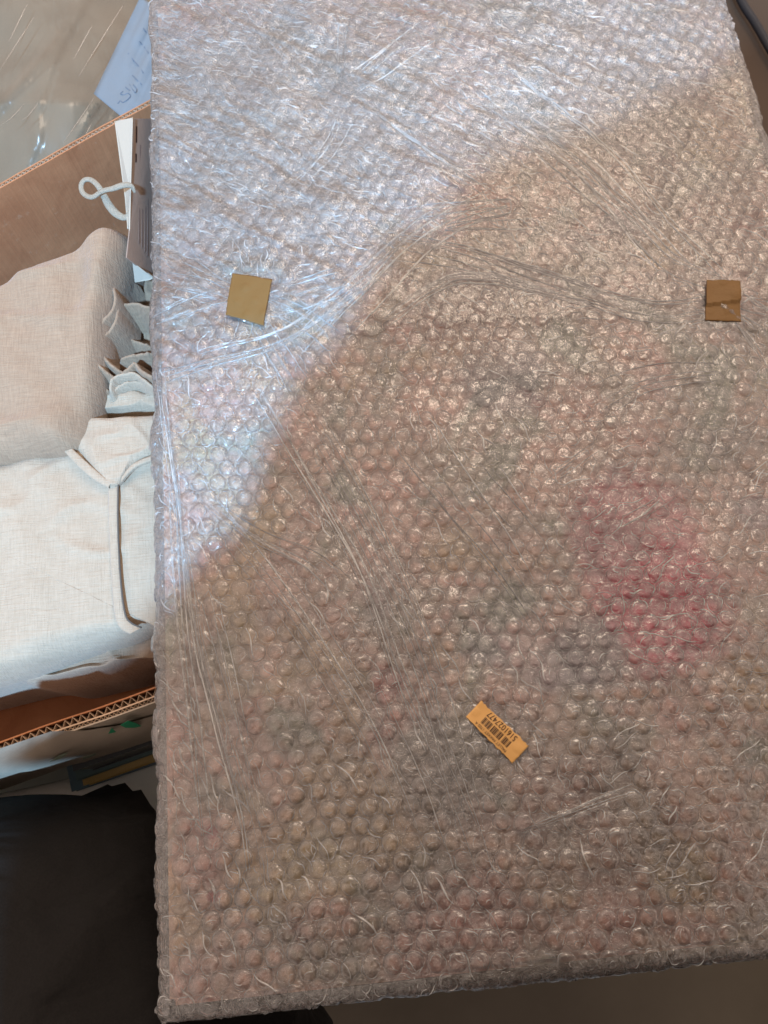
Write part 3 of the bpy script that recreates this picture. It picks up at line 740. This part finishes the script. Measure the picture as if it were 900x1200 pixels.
# middle layer and ruffled cloth
o = pillow('linen_cloth', [(92, 452), (130, 458), (150, 449), (180, 452), (240, 455), (240, 484), (180, 483), (130, 481), (92, 480)], .548, .50, .010, M['linen_pale'], amp=.0015, fs=30, seed=14)
tag(o, 'pale linen layer just above the dark gap, under the frilled edges', 'cloth', 'folded linen in the box')
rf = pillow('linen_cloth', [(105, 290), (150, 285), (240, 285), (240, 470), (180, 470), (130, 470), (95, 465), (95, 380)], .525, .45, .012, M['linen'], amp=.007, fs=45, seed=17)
tag(rf, 'linen cloth with frilled wavy edges tucked beside the parcel', 'cloth', 'folded linen in the box')
for ln, zt, hh, mt in (([(136, 313), (131, 332), (135, 347), (131, 364), (120, 377), (111, 398), (109, 416), (117, 430), (137, 437)], .568, .035, 'linen'),
                       ([(151, 311), (138, 322), (135, 340), (137, 362), (135, 378), (123, 392), (117, 405), (122, 420), (137, 430), (152, 427)], .564, .035, 'linen'),
                       ([(136, 380), (141, 363), (146, 357), (160, 355), (172, 359), (186, 355)], .556, .03, 'linen'),
                       ([(128, 408), (145, 398), (165, 402), (188, 410)], .540, .02, 'linen'),
                       ([(133, 424), (150, 418), (165, 415), (188, 411)], .552, .025, 'linen'),
                       ([(134, 437), (148, 433), (157, 425), (164, 433), (176, 440), (190, 446)], .562, .022, 'linen'),
                       ([(127, 465), (129, 449), (134, 442), (144, 438), (157, 437), (166, 443), (178, 452), (190, 456)], .560, .022, 'linen_pale'),
                       ([(130, 470), (134, 456), (146, 449), (162, 447), (178, 456), (190, 462)], .555, .022, 'linen_pale'),
                       ([(98, 462), (110, 456), (120, 459), (129, 452)], .554, .02, 'linen'),
                       ([(96, 473), (112, 471), (126, 466)], .550, .02, 'linen')):
    ruffle('frill', ln, zt, hh, M[mt], rf)
# upper folded cloth
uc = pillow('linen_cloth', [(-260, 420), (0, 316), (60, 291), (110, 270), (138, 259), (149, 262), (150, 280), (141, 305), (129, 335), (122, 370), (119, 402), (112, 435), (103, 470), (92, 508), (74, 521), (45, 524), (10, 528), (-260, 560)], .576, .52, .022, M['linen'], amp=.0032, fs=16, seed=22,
            fold=lambda x, y: .0045 * np.exp(-((x + .172 + (y - .32) * -.12) / .010) ** 2) - .003 * np.exp(-((x + .185) / .008) ** 2) + .0015 * np.sin((y + x * 2) * 60))
tag(uc, 'thick beige folded linen cloth on top of the pile with a rounded side', 'cloth', 'folded linen in the box')
ribbon('folded_edge', [(-40, 498), (0, 494), (20, 496), (24, 502)], [(-40, 510), (0, 506), (18, 507), (24, 508)], .574, .004, M['linen_pale'], uc)

# ---------------------------------------------------------------- swing tag and cord
tg = empty('swing_tag', (-.16, .42, .56)); tag(tg, 'white and grey brown swing tag on a looped white cord, hanging in the box', 'tag')
def totag(o): o.parent = tg; o.location = -Vector(tg.location); return o
totag(solid_poly('card', [px(155.5, 139, .5862), px(153, 225, .589), px(152, 270, .590), px(148.5, 302, .5938), px(181, 327, .558), px(195, 330, .5427), px(190, 139, .5482)], .0008, M['grey_card']))['label'] = 'grey brown card covered in fine print'
totag(solid_poly('card', [px(135, 142, .576), px(154.5, 138, .588), px(152.5, 225, .588), px(150, 268, .586), px(147, 232, .580), px(144, 210, .578)], .0008, M['white_card']))
totag(solid_poly('card', [px(155, 306, .580), px(182, 325, .562), px(176, 328, .562), px(158, 331, .562)], .0006, M['white_card']))
ed = [px(155.2, 138, .5905), px(152.8, 225, .5905), px(151.8, 270, .5895), px(148.2, 302, .5885), px(181, 327.5, .5665)]
totag(tube('card_edge', ed, .0005, M['white_card'], None, n=60, seg=6, smooth=False))
totag(tube('card_edge', [px(135, 142, .5765), px(144, 210, .5785), px(147, 232, .5805), px(150, 268, .5865)], .0005, M['white_card'], None, n=40, seg=6, smooth=False))
for x, y0, y1 in ((159.5, 148, 167), (159, 180, 190), (164, 170, 285), (167.5, 168, 290), (171, 175, 295), (174, 170, 300)):   # rows of fine print
    zf = lambda xx: .590 - (xx - 152) * .0011 + .0010
    x2 = x - (y1 - y0) * .012
    a = px(x, y0, zf(x)); b = px(x + 1.3, y0, zf(x + 1.3)); c = px(x2 + 1.3, y1, zf(x2 + 1.3)); d = px(x2, y1, zf(x2))
    totag(solid_poly('print_row', (a, b, c, d), .0002, M['grey_ink'] if x > 162 else M['ink']))
cz = .594
totag(tube('cord', [px(u, v, z) for u, v, z in ((158, 226, .592), (154, 218, .596), (145, 217, .597), (132, 221, .596), (120, 224, .594), (108, 231, .590), (98, 227, .588), (95, 218, .588), (99, 211, .589), (107, 211, .590), (115, 218, .591), (121, 228, .589), (128, 241, .586), (137, 251, .584), (147, 255, .583), (152, 248, .586))],
           [.0008, .0022, .0024, .0020, .0020, .0020, .0019, .0018, .0019, .0020, .0020, .0024, .0029, .0030, .0026, .0015], M['cord'], None, n=120, seg=12, flat=.6))

# ---------------------------------------------------------------- plastic bag and blue paper behind the box
bag = empty('plastic_bag', (-.3, .7, .30)); tag(bag, 'cloudy olive grey plastic bag with long creases behind the cardboard box', 'plastic bag')
M['bagfill'] = paper('bag_contents', (.26, .18, .115), .8, .5, 10, .3)
def bag_mat():
    m = NT('cloudy_plastic'); n = m.noise(m.pos(), 30, 3)
    nb = m.bump(m.noise(m.mapped((60, 14, 14), (0, 0, -.55)), 1, 3, .5, .5), .5, .004)
    d = m.n('ShaderNodeBsdfDiffuse'); d.inputs[0].default_value = (.27, .225, .165, 1); m.l(nb, d.inputs['Normal'])
    t = m.n('ShaderNodeBsdfTransparent'); g = m.n('ShaderNodeBsdfGlossy'); g.inputs['Roughness'].default_value = .25; m.l(nb, g.inputs['Normal'])
    a = m.n('ShaderNodeMixShader'); m.l(m.math('MULTIPLY_ADD', n, .3, .35), a.inputs[0]); m.l(t.outputs[0], a.inputs[1]); m.l(d.outputs[0], a.inputs[2])
    f = m.n('ShaderNodeFresnel'); m.l(nb, f.inputs['Normal']); b = m.n('ShaderNodeMixShader'); m.l(f.outputs[0], b.inputs[0]); m.l(a.outputs[0], b.inputs[1]); m.l(g.outputs[0], b.inputs[2])
    m.l(b.outputs[0], m.out.inputs[0]); return m.m
M['bag'] = bag_mat()
def bag_sheet(name, dz, mat, amp):
    u = np.linspace(-120, 300, 90); v = np.linspace(-140, 260, 90); UU, VW = np.meshgrid(u, v, indexing='ij')
    zz = .470 + dz + amp * (fbm(UU * .012, VW * .012, 33, 2) - .5) * 2 - .00035 * np.maximum(0, VW - 120) - .0000025 * (UU - 40) ** 2
    ax_ = (UU * .87 + VW * .5)
    cre = np.clip(1 - np.abs(2 * vnoise(ax_ * .035, (VW * .87 - UU * .5) * .004, 37) - 1) * 6, 0, 1)
    zz = zz + .004 * cre * (amp > .006)
    Q = np.array([[px(UU[i, j], VW[i, j], zz[i, j]) for j in range(90)] for i in range(90)])
    o = mesh_obj(name, Q.reshape(-1, 3), grid_faces(90, 90)[:, ::-1], mat); o.parent = bag; o.location = -Vector(bag.location); return o
bag_sheet('bag_film', .0, M['bag'], .010); bag_sheet('contents', -.018, M['bagfill'], .005)
# straight creases in the bag that catch light
for line in ([(32, 5), (10, 50)], [(145, 5), (118, 48), (92, 90)], [(108, 30), (86, 70)], [(110, 115), (92, 142), (74, 168)], [(28, 122), (14, 138), (0, 147)], [(45, 120), (34, 135), (24, 142)], [(107, 145), (100, 160)], [(0, 82), (40, 20)]):
    q = tube('fold', [px(u, v, .486) for u, v in line], [.0001, .0004, .0001], M['bag'], None, n=24, seg=6); q.parent = bag; q.location = -Vector(bag.location)
def paper_z(u, v): return .512 + .004 * math.sin(u * .25 + v * .12) * max(0, (u - 130) / 50) + .003 * float(fbm(u * .05, v * .05, 44, 2))
nv, nu = 40, 24; V = []
for i in range(nv):
    f = i / (nv - 1)
    L = np.array([165 - 55 * f, -5 + 115 * f]) if f < 1 else np.array([110, 110]); R_ = L + np.array([110, 92])
    for j in range(nu):
        q = L * (1 - j / (nu - 1)) + R_ * (j / (nu - 1)); V.append(px(q[0], q[1], paper_z(*q)))
bp = mesh_obj('blue_paper', V, grid_faces(nv, nu), M['blue_paper']); tag(bp, 'crumpled pale blue paper with blue handwriting, on the plastic bag by the box corner', 'paper')
sm = bp.modifiers.new('thickness', 'SOLIDIFY'); sm.thickness = .0006; sm.offset = 0
for st_ in ([(138, 121), (141, 118), (144, 120), (150, 116), (153, 112), (150, 109), (146, 111), (141, 110), (144, 107)], [(147, 102), (152, 106)], [(152, 99), (158, 108), (160, 104), (156, 99)], [(155, 88), (160, 93), (166, 99)], [(150, 62), (156, 70), (163, 78), (168, 85)], [(163, 48), (169, 55), (174, 62)], [(168, 33), (173, 40)]):
    tube('handwriting', [px(u, v, paper_z(u, v) + .0007) for u, v in st_], .0003, M['blue_ink'], bp, n=30, seg=5)

# ---------------------------------------------------------------- magazines under the box
def mag(z0, z1, pts, mat, label):
    Pz = [px(u, v, z1) for u, v in pts]; d = Pz[1] - Pz[0]; d /= np.linalg.norm(d); nrm = np.array([-d[1], d[0], 0])
    q = [Pz[0], Pz[1], Pz[1] + nrm * .20, Pz[0] + nrm * .20]
    V = [(*p[:2], z1) for p in q] + [(*p[:2], z0) for p in q]
    root = empty('magazine', tuple((q[0] + q[2]) / 2 * [1, 1, 0] + [0, 0, z0])); tag(root, label, 'magazine', 'magazines under the box')
    k = .0012
    def slab(name, a, b, m_, inset=0):
        VV = []
        for zz in (b, a):
            c = sum(q) / 4
            for p in q: VV.append((*(p[:2] + (c[:2] - p[:2]) * inset), zz))
        o = mesh_obj(name, VV, [[0, 1, 2, 3], [7, 6, 5, 4]] + [[i, i + 4, (i + 1) % 4 + 4, (i + 1) % 4] for i in range(4)], m_, root, smooth=False); o.location = -Vector(root.location); return o
    slab('cover', z1 - k, z1, mat[0]); slab('pages', z0 + k + .0001, z1 - k - .0001, mat[1], .012); slab('cover', z0, z0 + k, mat[0])
MC = {n: paper('cover_' + n, c, .35, .4, 60, .05) for n, c in (('teal', (.10, .17, .18)), ('ochre', (.50, .34, .11)), ('blue', (.09, .16, .22)), ('slate', (.20, .24, .23)), ('dark', (.04, .045, .05)))}
PG = paper('page_edges', (.36, .38, .34), .8, .4, 300, .6); PY = paper('yellowed_page_edges', (.52, .38, .14), .8, .3, 300, .6)
mag(.301, .309, [(-60, 943), (230, 880)], (MC['slate'], PG), 'slate grey magazine lying lowest on the white table')
mag(.3095, .322, [(84, 928), (260, 868)], (MC['blue'], PG), 'blue grey magazine second from the bottom of the small stack')
mag(.3225, .338, [(98, 921), (262, 862)], (MC['ochre'], PY), 'magazine with an ochre yellow edge in the middle of the stack')
mag(.3385, .352, [(90, 914), (262, 852)], (MC['teal'], PG), 'teal magazine just above the ochre one')
mag(.3525, .397, [(86, 904), (262, 842)], (MC['dark'], MC['dark']), 'dark thick magazine directly under the cardboard box')

# ---------------------------------------------------------------- things at the lower and right rim of the picture
o = solid_poly('white_cloth_bundle', [px(u, v, .05) for u, v in ((230, 1178), (300, 1163), (318, 1250), (250, 1260))], .05, M['white_card'])
bpy.data.objects.remove(o)
o = pillow('white_towel', [(150, 1150), (285, 1140), (300, 1180), (290, 1260), (200, 1270), (150, 1200)], .20, .0, .03, M['white_table'], amp=.006, fs=20, seed=61)
tag(o, 'crumpled white cloth on the floor just below the lower edge of the parcel', 'cloth')
o = box('wooden_stool', (0, 0, 0), (.1, .1, .1), M['card'], None, .004); bpy.data.objects.remove(o)
M['carton'] = paper('dim_carton', (.14, .12, .095), .8, .6, 14)
stl = empty('brown_carton', (.08, -.18, 0)); tag(stl, 'plain brown carton on the floor below the lower edge of the parcel', 'carton')
q0 = px(305, 1150, .16); q1 = px(930, 1090, .16)
box('side', (q0[0], -.33, .0), (q1[0], q0[1] + .10, .157), M['carton'], stl, .002).location = (-.08, .18, 0)
box('lid_flap', (q0[0] + .002, -.33, .1575), (q1[0] - .002, -.20, .1605), M['carton'], stl, .0008).location = (-.08, .18, 0)
c0 = px(752, 1192, .0)
ob = box('orange_block', (-.035, -.02, 0), (.035, .02, .025), M['orange'], None, .005, .35, (c0[0], c0[1] - .01, .0)); tag(ob, 'small orange block on the dark floor at the lower right', 'block')
cb = tube('black_cable', [px(840, -60, .30), px(868, 0, .30), px(885, 27, .30), px(905, 62, .30), px(940, 125, .29), px(1000, 240, .25), px(1080, 420, .05), px(1100, 520, .012)], .0050, M['black'], None, n=80, seg=10)
tag(cb, 'thick black cable beyond the upper right corner of the parcel', 'cable')
cab = empty('wooden_chest', (.5, .7, 0)); tag(cab, 'dark brown wooden chest behind the upper right corner of the parcel', 'chest')
M['chest'] = paper('dark_brown_wood', (.06, .038, .025), .6, .4, 18, .2)
box('chest_body', (.18, .30, 0), (.95, 1.2, .26), M['chest'], cab, .004).location = (-.5, -.7, 0)
box('chest_lid', (.17, .29, .2605), (.96, 1.21, .288), M['chest'], cab, .005).location = (-.5, -.7, 0)

# ---------------------------------------------------------------- the person whose lap the parcel rests on (black trousers in view; the rest is behind the camera)
def skin_fig(name, joints, edges, radii, mat, sub=2, disp=None):
    me = bpy.data.meshes.new(name); keys = list(joints); me.from_pydata([joints[k] for k in keys], [(keys.index(a), keys.index(b)) for a, b in edges], [])
    ob = bpy.data.objects.new(name, me); C.objects.link(ob)
    sk = ob.modifiers.new('s', 'SKIN'); sk.use_smooth_shade = True
    for i, k in enumerate(keys):
        r = radii[k]; me.skin_vertices[0].data[i].radius = r if isinstance(r, tuple) else (r, r)
        me.skin_vertices[0].data[i].use_root = (i == 0)
    ss = ob.modifiers.new('u', 'SUBSURF'); ss.levels = sub; ss.render_levels = sub
    bpy.context.view_layer.update(); dg = bpy.context.evaluated_depsgraph_get()
    m2 = bpy.data.meshes.new_from_object(ob.evaluated_get(dg)); bpy.data.objects.remove(ob)
    m2.materials.clear(); m2.materials.append(mat)
    if disp:
        co = np.empty(len(m2.vertices) * 3); no = np.empty(len(m2.vertices) * 3)
        m2.vertices.foreach_get('co', co); m2.vertices.foreach_get('normal', no); co = co.reshape(-1, 3); no = no.reshape(-1, 3)
        m2.vertices.foreach_set('co', (co + no * disp(co)[:, None]).ravel())
    m2.polygons.foreach_set('use_smooth', np.ones(len(m2.polygons), bool)); m2.update()
    o = bpy.data.objects.new(name, m2); C.objects.link(o); return o
J = {'pelvis': (.09, -.42, .48), 'spine': (.10, -.33, .66), 'chest': (.06, -.18, .885), 'neckb': (.11, -.16, 1.0), 'neck': (.16, -.14, 1.09), 'head': (.155, -.11, 1.16), 'crown': (.165, -.09, 1.25),
     'shl': (-.165, -.265, .945), 'ell': (-.10, -.19, .80), 'wrl': (-.055, -.055, .965), 'hal': (-.022, -.045, 1.02),
     'shr': (.33, -.19, 1.0), 'elr': (.35, -.08, .82), 'wrr': (.135, -.04, .99), 'har': (.085, -.03, 1.05),
     'hipl': (-.05, -.40, .465), 'knl': (-.37, -.10, .45), 'anl': (-.30, -.16, .09), 'tol': (-.34, -.03, .03),
     'hipr': (.20, -.38, .47), 'knr': (.52, -.21, .44), 'anr': (.45, -.28, .09), 'tor': (.48, -.14, .03)}
Rd = {'pelvis': .12, 'spine': .11, 'chest': .12, 'neckb': .06, 'neck': .05, 'head': .085, 'crown': .055, 'shl': .055, 'ell': .040, 'wrl': .026, 'hal': .022, 'shr': .055, 'elr': .040, 'wrr': .026, 'har': .022,
      'hipl': .085, 'knl': .055, 'anl': .035, 'tol': .03, 'hipr': .085, 'knr': .055, 'anr': .035, 'tor': .03}
Eg = [('pelvis', 'spine'), ('spine', 'chest'), ('chest', 'neckb'), ('neckb', 'neck'), ('neck', 'head'), ('head', 'crown'), ('chest', 'shl'), ('shl', 'ell'), ('ell', 'wrl'), ('wrl', 'hal'), ('chest', 'shr'), ('shr', 'elr'), ('elr', 'wrr'), ('wrr', 'har'),
      ('pelvis', 'hipl'), ('hipl', 'knl'), ('knl', 'anl'), ('anl', 'tol'), ('pelvis', 'hipr'), ('hipr', 'knr'), ('knr', 'anr'), ('anr', 'tor')]
for sd, sx in (('l', 1), ('r', -1)):          # fingers and thumb closing on the telephone's edges
    hx, hy, hz_ = J['ha' + sd]
    for k, (dy, ln) in enumerate(((.020, .030), (.004, .036), (-.012, .033), (-.028, .025))):
        a, b = f'f{k}a{sd}', f'f{k}b{sd}'
        J[a] = (hx + sx * .004, hy + dy * .8, hz_ + .010); J[b] = (hx + sx * ln, hy + dy, hz_ + .030); Rd[a] = .0085; Rd[b] = .007
        Eg += [('ha' + sd, a), (a, b)]
    J['ta' + sd] = (hx + sx * .006, hy + .03, hz_ + .02); J['tb' + sd] = (hx + sx * .03, hy + .035, hz_ + .035); Rd['ta' + sd] = .010; Rd['tb' + sd] = .008
    Eg += [('ha' + sd, 'ta' + sd), ('ta' + sd, 'tb' + sd)]
person = skin_fig('person', J, Eg, Rd, M['skin'])
tag(person, 'person in black trousers, one knee in view at the lower left beside the parcel', 'person')
sub = lambda ks: ({k: J[k] for k in ks}, [e for e in Eg if e[0] in ks and e[1] in ks])
VV, FF, off = [], [], 0
def loft(path, rads, n=150, seg=90):
    global off
    Pp = resample(path, n); T = np.gradient(Pp, axis=0); T /= np.linalg.norm(T, axis=1)[:, None]; rd = np.interp(np.linspace(0, 1, n), np.linspace(0, 1, len(rads)), rads)
    a = np.cross(T, [0, .3, 1.0]); a /= np.linalg.norm(a, axis=1)[:, None]; b = np.cross(a, T)
    th = np.linspace(0, 2 * math.pi, seg, endpoint=False)
    Q = np.stack([Pp + (a * math.cos(t) + b * math.sin(t)) * rd[:, None] for t in th], 0)
    D = np.stack([a * math.cos(t) + b * math.sin(t) for t in th], 0)
    x, y, z = Q[..., 0], Q[..., 1], Q[..., 2]
    u = x * .92 + y * .35; v = y * .92 - x * .35
    f1 = np.clip(1 - np.abs(2 * fbm(u * 5 + 1.7, v * 17 + z * 10, 71, 1) - 1) * 2.0, 0, 1) ** 1.5
    f2 = np.clip(1 - np.abs(2 * fbm(u * 9 - v * 7, v * 11 + z * 5, 73, 1) - 1) * 2.2, 0, 1) ** 1.5
    dsp = .014 * f1 + .012 * f2 + .006 * (fbm(u * 10, v * 10 + z * 8, 75, 2) - .5)
    Q = Q + D * dsp[..., None]
    VV.append(Q.reshape(-1, 3)); FF.append(grid_faces(seg, n, wrap=True)[:, ::-1] + off); off += seg * n
loft([(.14, -.42, .48), (.03, -.47, .46), (-.13, -.37, .455), (-.20, -.145, .458), (-.30, -.105, .455), (-.40, -.11, .44), (-.41, -.11, .38), (-.33, -.15, .22), (-.30, -.16, .09)], [.12, .11, .095, .125, .115, .10, .09, .085, .08])
loft([(.06, -.42, .48), (.22, -.40, .47), (.38, -.32, .46), (.52, -.22, .45), (.54, -.23, .37), (.47, -.27, .22), (.45, -.28, .09)], [.12, .125, .115, .10, .09, .085, .08])
tro = mesh_obj('trousers', np.vstack(VV), np.vstack(FF), M['trousers'], person)
jj, ee = sub(['chest', 'spine', 'pelvis', 'neckb', 'shl', 'ell', 'wrl', 'shr', 'elr', 'wrr'])
jj = dict(jj); jj['wrl'] = tuple(np.array(J['ell']) * .15 + np.array(J['wrl']) * .85); jj['wrr'] = tuple(np.array(J['elr']) * .15 + np.array(J['wrr']) * .85)
ju = skin_fig('jumper', jj, ee, {'chest': .20, 'spine': .155, 'pelvis': .15, 'neckb': .155, 'shl': .10, 'ell': .075, 'wrl': .058, 'shr': .10, 'elr': .085, 'wrr': .09}, M['jumper'], 3,
              lambda co: .010 * (fbm(co[:, 0] * 20, co[:, 1] * 20 + co[:, 2] * 12, 77, 2) - .5)); ju.parent = person
hr = skin_fig('hair', {'b': (.165, -.115, 1.21), 'a': (.05, -.135, 1.13), 'c': (.25, -.10, 1.19)}, [('a', 'b'), ('b', 'c')], {'a': .115, 'b': .115, 'c': .095}, M['hair'], 3); hr.parent = person
ph = empty('telephone', (0, 0, 1.04)); tag(ph, 'black telephone held up above the parcel', 'telephone')
ph.matrix_world = m4
b1 = box('case', (-.012, -.135, .003), (.062, .016, .011), M['black'], ph, .002)
